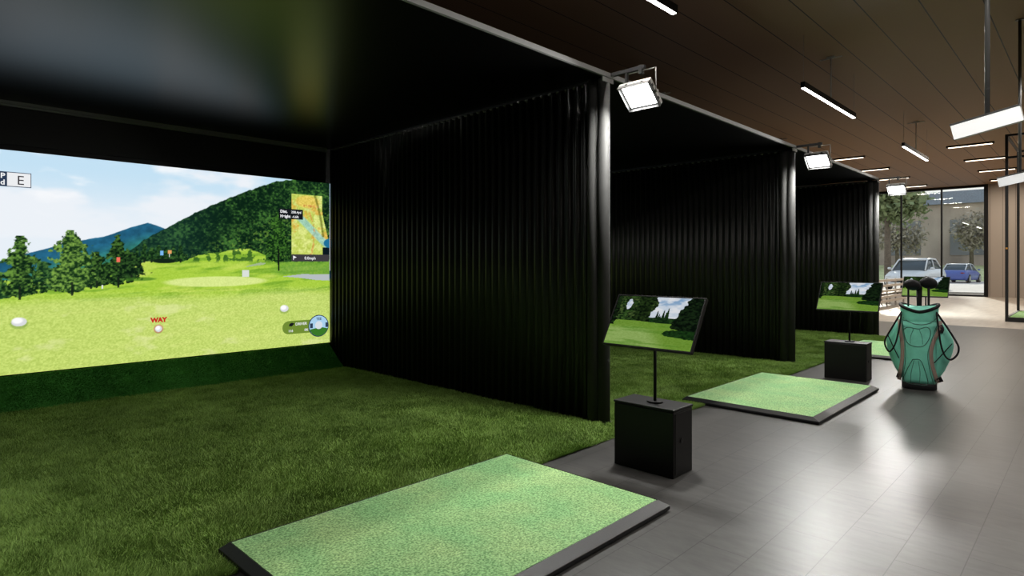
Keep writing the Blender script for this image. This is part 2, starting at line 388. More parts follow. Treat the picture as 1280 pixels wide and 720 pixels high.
    for x in np.arange(1.98, 2.5, .075): tree(x, 1.42, 1.6+.05*math.sin(x*40), .06, int(x*100), (12, 36, 20), (60, 100, 44))
    tree(.95, 1.05, 1.66, .19, 70); tree(1.60, 1.15, 1.52, .15, 72, (10, 30, 16), (72, 110, 46)); tree(1.80, 1.15, 1.70, .17, 73, (10, 30, 16), (72, 112, 46)); tree(1.93, 1.22, 1.52, .14, 76, (10, 28, 16), (50, 84, 38))
    tree(1.38, 1.08, 1.73, .24, 71, (22, 50, 24), (124, 164, 70))
    tree(3.62, 1.4, 2.06, .17, 75, (10, 34, 16), (70, 118, 42)); A = mixc(A, (16, 24, 18), ((np.abs(X-3.625) < .011)*(Z > 1.31)*(Z < 1.6))*1.0)
    e = ((X-2.26)/.13)**2+((Z-1.435)/.028)**2; A = mixc(A, (20, 36, 24), 1-sstep(.7, 1.2, e))
    # shadows on the picture's own grass and small marks
    e = ((X-2.02)/.16)**2+((Z-1.23)/.022)**2; A = mixc(A, (70, 120, 36), (1-sstep(.4, 1.4, e))*.7)
    def rect(x0, x1, z0, z1, c): 
        nonlocal A
        A = mixc(A, c, ((X > x0)*(X < x1)*(Z > z0)*(Z < z1))*1.0)
    rect(1.785, 1.82, 1.42, 1.475, (240, 110, 92)); rect(2.215, 2.25, 1.5, 1.55, (120, 180, 236)); rect(2.30, 2.335, 1.52, 1.56, (226, 160, 100))
    rect(3.15, 3.235, 1.235, 1.32, (214, 220, 214)); rect(1.645, 1.66, 1.135, 1.17, (228, 234, 228)); rect(2.312, 2.32, 1.48, 1.52, (230, 230, 230))
    def golfball(x, z, rx, rz):
        nonlocal A
        e = ((X-x)/rx)**2+((Z-z)/rz)**2; A = mixc(A, (120, 150, 70), (1-sstep(.8, 1.4, ((X-x)/rx/1.1)**2+((Z-z+rz*.5)/rz)**2))*.5)
        A = mixc(A, (214, 216, 220), 1-sstep(.85, 1.1, e)); A = mixc(A, (250, 250, 250), 1-sstep(.2, .7, ((X-x+rx*.2)/rx)**2+((Z-z-rz*.3)/rz)**2))
    golfball(.945, .82, .062, .045); golfball(3.7, .81, .058, .045); golfball(2.2, .655, .036, .036)
    e = np.abs(np.sqrt((X-2.2)**2+(Z-.655)**2)-.043); A = mixc(A, (200, 120, 110), (1-sstep(.003, .01, e))*.7)
    # course plan inset
    a = (X-3.8)/.55; b = (Z-1.53)/.815; ins = (X > 3.8)*(Z > 1.53)*(Z < 2.345)*(X < 4.245+.035*sstep(.2, .9, 1-b)*3)
    c = np.zeros_like(A)+np.array((188, 204, 92.)); c = mixc(c, (214, 224, 130), sstep(.4, .7, fbm(X*14, Z*14, 80)))
    c = mixc(c, (216, 170, 70), sstep(.58, .72, fbm(X*9+4, Z*9, 82, 4))*.8); c = mixc(c, (224, 196, 90), (1-sstep(.6, 1.2, ((a-.42)/.34)**2+((b-.88)/.11)**2))*.9)
    riv = np.abs(b-(.62-.62*(a-.2)))-.055; c = mixc(c, (150, 200, 190), (1-sstep(0, .05, riv))*.85*(a > .12))
    rd = np.abs(a-(.5+.1*np.sin(b*5)))-.012; c = mixc(c, (214, 140, 76), (1-sstep(0, .03, rd))*.6*(fbm(X*30, Z*30, 84, 2) > .42)*(b < .84))
    rd = np.abs(a-(.86-.25*b*b))-.015; c = mixc(c, (90, 96, 30), (1-sstep(0, .03, rd))*.6*(b > .3))
    rd = np.abs(b-.81)-.01; c = mixc(c, (200, 120, 70), (1-sstep(0, .02, rd))*.6*(fbm(X*40, Z*40, 88, 2) > .45)*(a > .3)*(a < .75))
    c += ((fbm(X*60, Z*60, 86, 2)-.5)*50)[..., None]
    A = A*(1-ins[..., None])+c*ins[..., None]
    rect(4.25, 4.4, 1.53, 1.63, (10, 24, 30)); e = ((X-4.36)/.1)**2+((Z-1.69)/.07)**2; A = mixc(A, (30, 110, 150), (1-sstep(.7, 1, e)))
    rect(4.245, 4.36, 1.95, 2.38, (8, 14, 8)) if False else None
    return X, Z, s2l(A)
M_pic = emit_attr('projected_picture', 1.05)
W_, H_ = 680, 340
X, Z, C = golf_picture(W_, H_)
V = np.stack([X.ravel()-SX0, np.zeros(X.size), Z.ravel()], 1)
idx = np.arange(W_*H_).reshape(H_, W_)
F = np.stack([idx[:-1, :-1].ravel(), idx[:-1, 1:].ravel(), idx[1:, 1:].ravel(), idx[1:, :-1].ravel()], 1)
E_dark, E_white, E_grey = emit_flat('hud_dark', (22, 26, 30)), emit_flat('hud_white', (236, 238, 240)), emit_flat('hud_grey', (62, 60, 64))
E_red, E_olive, E_blue, E_green, E_navy, E_lred = emit_flat('hud_red', (196, 52, 40)), emit_flat('hud_olive', (112, 140, 52)), emit_flat('hud_sky', (168, 208, 236)), emit_flat('hud_green', (58, 120, 40)), emit_flat('hud_navy', (44, 60, 84)), emit_flat('hud_ball', (214, 222, 230))
scr = thing('golf_screen', 'large bright projection screen showing a golf fairway, trees and wooded hill', 'screen', (SX0, YB-.10, 0), group='projection screens at the back of the golf bays')
big_mesh('projected_picture', V, F, M_pic, C.reshape(-1, 3), scr)
box(0, SX1-SX0, .012, .05, SZ0, SZ1).build('screen_cloth', M_black, scr)
def flat(name, pts, m, depth, y):   # a flat graphic of the screen image, outline in metres of (x, z)
    b = MB(); n = len(pts); b.add([(x-SX0, y, z) for x, z in pts]+[(x-SX0, y+.002, z) for x, z in pts], [tuple(range(n)), tuple(reversed(range(n, 2*n)))]+[(i, n+i, n+(i+1) % n, (i+1) % n) for i in range(n)])
    return b.build(name, m, scr)
R4 = lambda x0, x1, z0, z1: [(x0, z0), (x1, z0), (x1, z1), (x0, z1)]
circ = lambda x, z, r, n=28, a0=0, a1=2*PI: [(x+r*math.cos(a0+(a1-a0)*k/n), z+r*math.sin(a0+(a1-a0)*k/n)) for k in range(n)]
T = lambda s_, size, x, z, m, al='LEFT', sx=1.0, b=.001: text_mesh(s_, 'screen_text', size, x-SX0, z, -.008, m, scr, al, b, sx)
flat('score_badge', R4(.62, 1.042, 2.168, 2.315), E_navy, 0, -.003); flat('score_field', R4(.852, 1.036, 2.175, 2.308), E_white, 0, -.0055)
T('E', .13, .925, 2.193, E_grey, sx=.95, b=0)
T('P', .07, .80, 2.25, E_white, b=.002); T('d', .07, .80, 2.185, E_white, b=.002)
flat('distance_badge', R4(3.625, 3.96, 2.0, 2.135), E_dark, 0, -.003)
T('Dist.', .052, 3.64, 2.08, E_white, b=.002); T('208.4yd', .045, 3.79, 2.08, E_white); T('Height', .052, 3.64, 2.018, E_white, b=.002); T('-4.6ft', .045, 3.80, 2.018, E_white)
flat('wind_bar', R4(3.8, 4.345, 1.435, 1.53), E_grey, 0, -.003); T('0.0mph', .055, 3.98, 1.462, E_white); flat('flag_icon', [(3.82, 1.455), (3.828, 1.455), (3.828, 1.475), (3.87, 1.49), (3.828, 1.51), (3.82, 1.51)], E_white, 0, -.006)
flat('club_badge', circ(3.76, .55, .088, 12, PI/2, 3*PI/2)+[(3.76, .462), (4.1, .462), (4.1, .638), (3.76, .638)], E_olive, 0, -.003)
T('DRIVER', .05, 3.85, .575, E_white); T('116', .045, 3.75, .49, E_white); T('0%', .045, 3.98, .49, E_white); flat('club_icon', [(3.76, .57), (3.8, .565), (3.84, .6), (3.80, .615), (3.77, .6)], E_dark, 0, -.006)
flat('lie_gauge', circ(4.19, .545, .152), E_navy, 0, -.005); flat('gauge_sky', circ(4.19, .545, .140), E_blue, 0, -.007)
flat('gauge_ground', [(4.19+.14*math.cos(a), .545+.14*math.sin(a)) for a in [PI*1.1+k*PI*.8/12 for k in range(13)]]+[(4.25, .52), (4.14, .515)], E_green, 0, -.009)
flat('gauge_ball', circ(4.19, .555, .055), E_lred, 0, -.011)
for x in (4.06, 4.29): flat('gauge_marker', R4(x, x+.04, .52, .585), E_navy, 0, -.0115)
text_mesh('TEE', 'screen_text', .05, 4.19-SX0, .625, -.012, E_navy, scr, 'CENTER', .001)
T('WAY', .07, 2.2, .735, E_red, 'CENTER', 1.0, .005)
for i in (1, 2):
    c = scr.copy(); COL.objects.link(c); c.location = (SX0+i*S, YB-.10, 0); c['label'] = 'projection screen at the back of the %s, behind its curtain' % BAYN[i]
    for k in [k for k in kids(scr) if k.name.split('.')[0] in ('projected_picture', 'screen_cloth')]:
        d = k.copy(); COL.objects.link(d); d.parent = c

# ---------------------------------------------------------------- turf
def turf_mat(name, lo, hi, tip):
    m = bpy.data.materials.new(name); m.use_nodes = True; nt = m.node_tree; b = nt.nodes['Principled BSDF']
    a = nt.nodes.new('ShaderNodeAttribute'); a.attribute_name = 'pic'
    r = nt.nodes.new('ShaderNodeValToRGB'); r.color_ramp.elements[0].color = (*lo, 1); r.color_ramp.elements[1].color = (*hi, 1)
    e = r.color_ramp.elements.new(.9); e.color = (*hi, 1); r.color_ramp.elements[-1].color = (*tip, 1)
    nt.links.new(a.outputs['Fac'], r.inputs[0]); nt.links.new(r.outputs[0], b.inputs['Base Color'])
    b.inputs['Roughness'].default_value = .7; b.inputs['Specular IOR Level'].default_value = .2
    return m
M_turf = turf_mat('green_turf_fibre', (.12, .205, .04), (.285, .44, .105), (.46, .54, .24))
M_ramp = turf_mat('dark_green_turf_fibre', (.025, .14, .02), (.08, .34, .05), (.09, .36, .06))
def blades(n, x0, x1, y0, y1, holes, hmin, hmax, w, seed, surf=None, lean=.4, dens_y=False):
    r = np.random.default_rng(seed)
    x = r.uniform(x0, x1, n); u = r.uniform(0, 1, n); y = y0+(y1-y0)*(u**1.35 if dens_y else u)
    keep = np.ones(n, bool)
    for (a, b, c, d) in holes: keep &= ~((x > a) & (x < b) & (y > c) & (y < d))
    x, y = x[keep], y[keep]; n = len(x)
    z = np.zeros(n)+.006
    nx = np.zeros(n); ny = np.zeros(n); nz = np.ones(n)
    if surf: z, ny, nz = surf(y)
    h = r.uniform(hmin, hmax, n)*(.65+.7*fbm(x*7, y*7, seed+1, 3))
    ang = r.uniform(0, 2*PI, n); wv = w*r.uniform(.6, 1.3, n)
    fx = (fbm(x*5, y*5, seed+2, 3)-.5)*4*lean; fy = (fbm(x*5+9, y*5, seed+3, 3)-.5)*4*lean
    lx = r.normal(0, .45, n)+fx; ly = r.normal(0, .45, n)+fy
    B = np.stack([x, y, z], 1); D = np.stack([np.cos(ang)*wv/2, np.sin(ang)*wv/2, np.zeros(n)], 1)
    tip = B+np.stack([lx*h, ly*h+ny*h, nz*h], 1)
    V = np.stack([B-D, B+D, tip], 1).reshape(-1, 3); F = np.arange(3*n).reshape(n, 3)
    sh = np.clip(.42+.9*(fbm(x*3, y*3, seed+4, 4)-.5)+.8*(fbm(x*14, y*14, seed+6, 2)-.5)+r.normal(0, .14, n), 0, 1)
    C = np.repeat(sh, 3).reshape(n, 3); C[:, :2] *= .55
    return V, F, C.reshape(-1)
def grid_base(xs, ys, holes, zf, shade):
    V = []; F = []; 
    for i in range(len(xs)-1):
        for j in range(len(ys)-1):
            cx, cy = (xs[i]+xs[i+1])/2, (ys[j]+ys[j+1])/2
            if any(a < cx < b and c < cy < d for a, b, c, d in holes): continue
            o = len(V); V += [(xs[i], ys[j], zf(ys[j])), (xs[i+1], ys[j], zf(ys[j])), (xs[i+1], ys[j+1], zf(ys[j+1])), (xs[i], ys[j+1], zf(ys[j+1]))]
            F.append((o, o+1, o+2, o+3))
    return np.array(V), np.array(F)
MX0, MX1, MY0, MY1 = 1.12, 3.10, 1.75, 3.05        # first mat
TX = PX-S                                            # first turf starts at the left face of the partition before it
TY0, TY1 = 2.80, 7.34
holes = [(-.03, .16, YF-.01, 9), (MX0-TX-.005, MX1-TX+.005, 1, MY1+.005)]
V1, F1, C1 = blades(330000, 0, S, TY0, TY1, holes, 0.014, .030, .006, 5, dens_y=True)
V0, F0 = grid_base([0, .16, MX0-TX-.005, MX1-TX+.005, S], [TY0, YF-.01, MY1+.005, TY1] if YF-.01 < MY1 else [TY0, MY1+.005, YF-.01, TY1], [(-.03, .16, YF-.01, 9), (MX0-TX-.01, MX1-TX+.01, 1, MY1+.005)], lambda y: .006, 0)
# joined: base quads split into triangles
F0t = np.concatenate([F0[:, [0, 1, 2]], F0[:, [0, 2, 3]]])
Vt = np.concatenate([V0, V1]); Ft = np.concatenate([F0t, F1+len(V0)]); Ct = np.concatenate([np.zeros(len(V0))+.3, C1])
turf = big_mesh('artificial_turf', Vt, Ft, M_turf, np.repeat(Ct[:, None], 3, 1)); turf.location = (TX, 0, 0)
tag(turf, 'green artificial grass carpet of the nearest bay in front of the large screen', 'artificial grass', 'artificial grass carpets')
for i, w in ((1, 'middle bay behind the first monitor stand'), (2, 'farthest bay beside the second cabinet')):
    c = turf.copy(); COL.objects.link(c); c.location.x = TX+i*S; c['label'] = 'green artificial grass carpet of the ' + w
RY0, RY1, RZ = TY1+.005, 7.76, .29
def rs(y):
    t = (y-RY0)/(RY1-RY0); return RZ*t**1.1+.004, np.zeros_like(y)-.5, np.ones_like(y)*.5
V1, F1, C1 = blades(70000, .16, S-.01, RY0, RY1, [], .01, .022, .007, 25, surf=rs)
rb = MB(); n = 8
pr = [(RY0+(RY1-RY0)*k/n, RZ*(k/n)**1.1+.002) for k in range(n+1)]
V0 = [(x, y, z) for y, z in pr for x in (.16, S-.01)]; F0 = [(2*k, 2*k+1, 2*k+3, 2*k+2) for k in range(n)]
V0 += [(x, RY1+.01, z) for z in (RZ, 0) for x in (.16, S-.01)]; F0.append((2*n, 2*n+1, 2*n+3, 2*n+2)); F0.append((2*n+2, 2*n+3, 2*n+5, 2*n+4))
V0 = np.array(V0); F0 = np.array(F0); F0t = np.concatenate([F0[:, [0, 1, 2]], F0[:, [0, 2, 3]]])
Ct = np.concatenate([np.zeros(len(V0))+.3, C1])
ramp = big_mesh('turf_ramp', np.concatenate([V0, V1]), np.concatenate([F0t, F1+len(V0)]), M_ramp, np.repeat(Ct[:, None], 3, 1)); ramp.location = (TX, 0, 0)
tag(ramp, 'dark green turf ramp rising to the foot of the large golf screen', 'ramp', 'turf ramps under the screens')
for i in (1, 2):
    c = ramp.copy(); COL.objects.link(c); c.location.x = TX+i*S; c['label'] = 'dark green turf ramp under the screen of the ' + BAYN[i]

# ---------------------------------------------------------------- hitting mats
def matturf_mat():
    m = mat('short_green_mat_pile', (.2, .42, .17), .75, spec=.2, bump=.5, bscale=260)
    nt = m.node_tree; b = nt.nodes['Principled BSDF']; t = nt.nodes.new('ShaderNodeTexCoord')
    def ns(sc, det):
        n = nt.nodes.new('ShaderNodeTexNoise'); n.inputs['Scale'].default_value = sc; n.inputs['Detail'].default_value = det; nt.links.new(t.outputs['Object'], n.inputs[0]); return n
    def ramp(n, c0, c1, p0, p1):
        r = nt.nodes.new('ShaderNodeValToRGB'); r.color_ramp.elements[0].position = p0; r.color_ramp.elements[1].position = p1
        r.color_ramp.elements[0].color = (*c0, 1); r.color_ramp.elements[1].color = (*c1, 1); nt.links.new(n.outputs[0], r.inputs[0]); return r
    a = ramp(ns(3.2, 4), (.20, .41, .17), (.28, .45, .19), .35, .65); f = ramp(ns(95, 3), (.45, .52, .45), (1.55, 1.42, 1.45), .34, .66)
    mx = nt.nodes.new('ShaderNodeMix'); mx.data_type = 'RGBA'; mx.blend_type = 'MULTIPLY'; mx.inputs[0].default_value = 1
    nt.links.new(a.outputs[0], mx.inputs[6]); nt.links.new(f.outputs[0], mx.inputs[7]); nt.links.new(mx.outputs[2], b.inputs['Base Color'])
    return m
M_mat = matturf_mat()
def make_mat(label):
    w, d, h = MX1-MX0, MY1-MY0, .058
    t = thing('hitting_mat', label, 'golf mat', (MX0, MY0, 0), group='green hitting mats')
    bw = (.045, .028, .065, .028)   # borders left, right, front, rear
    def ring(il, ir, f, r, z): return [(il, f, z), (w-ir, f, z), (w-ir, d-r, z), (il, d-r, z)]
    i_ = .012
    rs_ = [ring(i_, i_, i_, i_, 0), ring(0, 0, 0, 0, .012), ring(0, 0, 0, 0, .03), ring(bw[0], bw[1], bw[2], bw[3], h), ring(bw[0]+.004, bw[1]+.004, bw[2]+.004, bw[3]+.004, h-.012)]
    MB().loft(rs_, smooth=False).build('rubber_frame', M_rubber, t, bevel=.003)
    box(bw[0]+.005, w-bw[1]-.005, bw[2]+.005, d-bw[3]-.005, h-.0115, h-.003).build('mat_surface', M_mat, t)
    return t
m0 = make_mat('light green rectangular golf mat with black rubber edge in the foreground')
dup(m0, (MX0+S, MY0, 0), 'light green golf mat with black edge in front of the second cabinet')
dup(m0, (MX0+2*S, MY0, 0), 'light green golf mat partly hidden behind the golf bag and second cabinet')

# ---------------------------------------------------------------- monitor stands
def monitor_picture(W, H):
    a, b = np.meshgrid(np.linspace(0, 1, W), np.linspace(0, 1, H))
    A = np.zeros(a.shape+(3,)); A[:] = (214, 224, 236); A = mixc(A, (132, 168, 206), sstep(.45, .65, fbm(a*6, b*9, 101))*sstep(.55, 1, b)); A = mixc(A, (240, 242, 246), sstep(.5, .7, fbm(a*8, b*12, 103))*.8)
    hz = .5
    def blob(m, c0, c1, seed, sc=40):
        nonlocal A
        t = np.clip(.5+2.4*(fbm(a*sc, b*sc, seed, 3)-.5), 0, 1); c = mixc(np.zeros_like(A)+np.array(c0, float), c1, t); m = m*1.0; A = A*(1-m[..., None])+c*m[..., None]
    n = fbm(a*14, b*14, 107, 3)-.5
    blob((b < .585+.03*n) & (a > .4), (16, 40, 18), (40, 70, 30), 109)
    for x, h in ((.53, .72), (.555, .66), (.6, .74), (.63, .7), (.645, .78), (.57, .62)): blob((np.abs(a-x) < .012*(h-b)/.14+.004) & (b < h), (14, 34, 16), (34, 60, 26), 111)
    blob((a+.10*n < .46+.05*np.sin(b*9)) & (b > hz-.02), (8, 20, 8), (76, 98, 50), 113)
    blob((a > .07) & (a < .3) & (b > hz) & (n < .0), (10, 26, 10), (60, 90, 40), 133)
    blob((np.abs(a-.36+.1*n) < .08) & (b > hz-.03), (8, 18, 8), (40, 60, 26), 115)
    e = ((a-.165)/.035)**2+((b-.83)/.1)**2; blob(e+2*n < .9, (190, 206, 226), (236, 240, 246), 117)
    g = b < hz-.01+.012*np.sin(a*7)
    c = np.zeros_like(A)+np.array((112, 150, 54.)); c = mixc(c, (146, 176, 96), (1-sstep(.30, .42, b+.10*(a-.3)**2))*(1-sstep(.55, .8, a+b*.5))); c = mixc(c, (84, 132, 40), sstep(.5, .7, fbm(a*3, b*26, 119))*.5)
    c += ((fbm(a*60, b*60, 121, 2)-.5)*22)[..., None]
    A = A*(1-g[..., None])+c*g[..., None]
    blob((((a-.98)/.36)**2+((b-.3)/.085)**2 + .8*n < 1), (14, 36, 14), (30, 62, 24), 123)
    blob((a > .735+.35*np.clip(b-.62, 0, 1)+.10*n) & (b > .36+.1*(1-a)), (6, 14, 8), (26, 44, 22), 125)
    blob((a < .05+.05*n) & (b > .4), (8, 16, 8), (30, 50, 24), 127)
    return a, b, s2l(A)
M_mon = emit_attr('monitor_picture', .8)
def cab_screen_mesh(parent):
    a, b, C = monitor_picture(260, 150); W, H = 260, 150
    w, h = .668, .388
    V = np.stack([np.zeros(a.size), (0.5-a.ravel())*w, b.ravel()*h], 1)
    idx = np.arange(W*H).reshape(H, W); F = np.stack([idx[:-1, :-1].ravel(), idx[1:, :-1].ravel(), idx[1:, 1:].ravel(), idx[:-1, 1:].ravel()], 1)
    return big_mesh('display', V, F, M_mon, C.reshape(-1, 3), parent)
CX, CY = 3.565, 1.99
t = thing('equipment_cabinet', 'black box cabinet under the nearest tilted monitor', 'cabinet', (CX, CY, 0), group='black equipment cabinets')
MB().box(0, .255, 0, .46, .0, .432).build('body', M_blackpl, t, bevel=.006)
MB().box(-.004, .259, -.004, .464, .434, .45).build('lid', M_blackpl, t, bevel=.004)
MB().box(.02, .235, -.004, 0, .02, .42).build('side_panel', M_blackpl, t, bevel=.002)
cb = MB(); cb.tube([(.10, -.004, .235), (.10, -.010, .235)], .017, 14); cb.build('cable_port', M_rubber, t)
cabs = t
t = thing('monitor_stand', 'flat screen monitor on thin pole above the nearest black cabinet', 'monitor', (3.69, 2.2, .4505), group='tilted monitors on poles')
mb = MB(); mb.tube([(0, 0, 0), (0, 0, .012)], .055, 20); mb.build('base_plate', M_blackpl, t)
MB().tube([(0, 0, .012), (0, 0, .52)], .011, 12).build('pole', M_blackpl, t)
tilt = math.atan2(.21, .34)
Mt = Matrix.Translation((-.14, 0, .385)) @ Matrix.Rotation(tilt, 4, 'Y')
hs = bpy.data.objects.new('housing', None)
mb = MB(); w2 = .342; hh = .40
mb.box(.004, .03, -w2, w2, 0, hh, M=Mt)
fr = mb.build('housing', M_blackpl, t, bevel=.003)
bz = MB()
for (ya, yb, za, zb) in ((-w2, w2, 0, .008), (-w2, w2, hh-.008, hh), (-w2, -w2+.008, .008, hh-.008), (w2-.008, w2, .008, hh-.008)): bz.box(-.004, .004, ya, yb, za, zb, M=Mt)
bz.build('bezel', M_blackpl, t)
MB().box(.03, .06, -.06, .06, .12, .28, M=Mt).box(-.012, .012, -.012, .012, .48, .56).build('bracket', M_blackpl, t)
dsp = cab_screen_mesh(t); dsp.matrix_local = Mt @ Matrix.Translation((.002, 0, .006))
mons = t
for i, wc, wm in ((1, 'black box cabinet under the middle monitor, behind the second mat', 'flat screen monitor on thin pole above the middle black cabinet'),
                  (2, 'black box cabinet hidden behind the teal golf bag', 'flat screen monitor showing behind the golf club heads')):
    dup(cabs, (CX+i*S, CY, 0), wc); dup(mons, (3.69+i*S, 2.2, .4505), wm)

# ---------------------------------------------------------------- floodlights on the partitions
def lamp_area(name, parent, w, h, power, M, color=(1, 1, 1), spread=None):
    d = bpy.data.lights.new(name, 'AREA'); d.shape = 'RECTANGLE'; d.size = w; d.size_y = h; d.energy = power; d.color = color
    if spread: d.spread = spread
    o = bpy.data.objects.new(name, d); COL.objects.link(o); o.parent = parent; o.matrix_local = M; return o
FT = math.radians(42)
t = thing('floodlight', 'square white floodlight on the top of the nearest partition', 'floodlight', (PX+.09, 2.80, 2.81), group='square floodlights on the partitions')
# local: x' across (tilted down toward +X), y along partition, z' outward normal up
R = Matrix.Rotation(FT, 4, 'Y')
w, l, d = .125, .152, .055
hb = MB()
hb.box(-w, w, -l, l, .022, d, M=R)
q4 = lambda a, b, z: [R @ Vector((x, y, z)) for x, y in ((-a, -b), (a, -b), (a, b), (-a, b))]
bz_ = MB(); bz_.loft([q4(w, l, .022), q4(w, l, -.012), q4(w-.006, l-.006, -.012), q4(w-.026, l-.026, .016)], cap=False, smooth=False)
hb.build('housing', M_steel, t, bevel=.002); bz_.build('bezel', mat('grey_bezel', (.05, .05, .05), .6), t)
MB().box(-w+.027, w-.027, -l+.027, l-.027, .012, .0215, M=R).build('diffuser', M_flood, t)
for y in (-.075, .075): box_ = MB().box(-w-.004, -w, y-.011, y+.011, .016, .036, M=R).build('screw', M_black, t)
for x in (-.07, .06): MB().box(x-.011, x+.011, -l-.004, -l, .016, .036, M=R).build('screw', M_black, t)
fn = MB()
for k in range(8): fn.box(-w+.02+k*.028, -w+.026+k*.028, -l+.02, l-.02, d, d+.03, M=R)
fn.build('cooling_fins', M_steel, t)
yk = MB(); yk.tube([(0, -l-.012, .02), (0, -l-.012, .215)], .005, 8).tube([(0, -l-.012, .215), (0, .10, .215)], .005, 8).tube([(0, -l-.03, .02), (0, -l+.0, .02)], .013, 10)
yk.build('yoke', M_steel, t)
MB().box(-.016, .016, -.06, .272, .228, .258).box(-.02, .02, -.04, -.01, .19, .262).box(-.012, .012, .11, .13, .10, .225).build('arm', M_black, t)
Ml = R @ Matrix.Translation((0, 0, .009))
lamp_area('flood_lamp', t, .19, .24, FLOOD_W, Ml, (1, .99, .95), 2.6)
fl0 = t
dup(fl0, (PX+.09+S, 2.80, 2.81), 'square floodlight on the top of the middle partition')
dup(fl0, (PX+.09+2*S, 2.80, 2.81), 'square floodlight on the top of the farthest partition')
dup(fl0, (PX+.09-S, 2.80, 2.81), 'square floodlight on the partition left of the large screen, outside the picture')

# ---------------------------------------------------------------- pendant lamps
def make_pendant(label):
    t = thing('pendant_lamp', label, 'ceiling light', (0, 0, CEIL), group='suspended linear lamps over the aisle')
    L = 1.32; z = -.78
    MB().box(-L, L, -.032, .032, z, z+.085).build('housing', M_blackpl, t, bevel=.003)
    MB().box(-L+.02, L-.02, -.024, .024, z-.008, z-.0005).build('diffuser', M_glow, t)
    MB().tube([(0, 0, z+.085), (0, 0, -.012)], .010, 8).build('rod', M_white_met, t)
    MB().tube([(0, -.17, -.03), (0, .17, -.03)], .010, 8).box(-.02, .02, -.06, .06, -.02, 0).build('ceiling_bracket', M_white_met, t)
    for s_ in (-1, 1): MB().tube([(s_*(L-.03), 0, z+.085), (s_*(L-.03), 0, 0)], .0022, 5).build('wire', M_steel, t)
    lamp_area('pendant_light', t, 2*L-.06, .045, PENDANT_W, Matrix.Translation((0, 0, z-.012)), (1, .95, .88))
    return t
p0 = make_pendant('black linear pendant lamp cut off by the top edge of the picture'); p0.location = (4.45, 3.2, CEIL)
dup(p0, (10.80, 3.17, CEIL), 'black linear pendant lamp hanging in the middle above the aisle')
dup(p0, (17.10, 3.15, CEIL), 'smallest black linear pendant lamp, farthest along the aisle')
dup(p0, (10.75, 6.24, CEIL), 'linear pendant lamp over the middle bay roof, only its bracket showing beside the nearest floodlight')
dup(p0, (16.90, 6.22, CEIL), 'linear pendant lamp over the farthest bay roof, only its bracket showing')
dup(p0, (4.45, 6.24, CEIL), 'linear pendant lamp over the nearest bay roof')
dup(p0, (10.80, .1, CEIL), 'unseen linear pendant lamp added to light the right side of the aisle'); dup(p0, (4.45, .1, CEIL), 'unseen linear pendant lamp added to light the aisle close to the camera')  # lamp row out of view, put in for its light on the floor

for x in (4.45, 10.8): dup(p0, (x, -2.9, CEIL), 'unseen linear pendant lamp added to brighten the hall from the far right, ' + ('close' if x < 5 else 'farther'))  # extra lamps out of view, added to brighten floor and ceiling
# ceiling mounted linear lamps
t = thing('ceiling_lamp', 'short linear ceiling lamp', 'ceiling light', (0, 0, CEIL), group='short linear ceiling lamps')
MB().box(-.05, .05, -.55, .55, -.05, 0).build('housing', M_blackpl, t); MB().box(-.04, .04, -.5, .5, -.062, -.0505).build('diffuser', M_glow_warm, t)
lamp_area('ceiling_light', t, .07, .95, LINEAR_W, Matrix.Translation((0, 0, -.066)), (1, .88, .74))
first = True
rows = [(21.4, 'nearest'), (24.55, 'second'), (27.7, 'third'), (31.0, 'farthest')]
for yc, side in ((2.65, 'right column, right of the pendant lamps'), (5.85, 'left column, above the farthest bay'), (-.5, 'unseen outer column added to light the far wall')):  # third column is out of view, added to brighten the end wall
    for x, r in rows:
        lab = 'short glowing linear ceiling lamp, %s of the %s' % (r, side)
        if first: t.location = (x, yc, CEIL); t['label'] = lab; first = False
        else: dup(t, (x, yc, CEIL), lab)

# ---------------------------------------------------------------- tilted white lamp boxes on drop poles over the opposite row
def make_boxlamp(label, loc, pole_h):
    t = thing('drop_floodlight', label, 'floodlight', loc, group='white floodlights on ceiling poles')
    Rr = Matrix.Rotation(math.radians(-11.5), 4, 'X') @ Matrix.Rotation(math.radians(-8), 4, 'Y')
    l, h, d = .236, .062, .10
    MB().box(.006, d*2, -l, l, -h, h, M=Rr).build('housing', M_white_met, t, bevel=.003)
    MB().box(-.004, .0055, -l+.002, l-.002, -h+.002, h-.002, M=Rr).build('diffuser', M_flood_soft, t)
    MB().box(.0, d*2+.002, -l-.002, l+.002, h+.001, h+.016, M=Rr).build('top_cover', M_darktrim, t)
    pl = MB().tube([(.09, 0, h+.01), (.09, 0, pole_h)], .019, 12); pl.tube([(.09, 0, .30), (.09, 0, .304)], .021, 12); pl.build('pole', M_darktrim, t)
    MB().tube([(.09, 0, pole_h-.012), (.09, 0, pole_h)], .05, 14).build('ceiling_plate', M_darktrim, t)
    return t
make_boxlamp('white oblong floodlight tilted on a dark ceiling pole at the upper right edge', (6.40, .685, 2.575), CEIL-2.575)
make_boxlamp('small white oblong floodlight beside the black metal frame at the right edge', (10.9, .80, 2.585), CEIL-2.585)

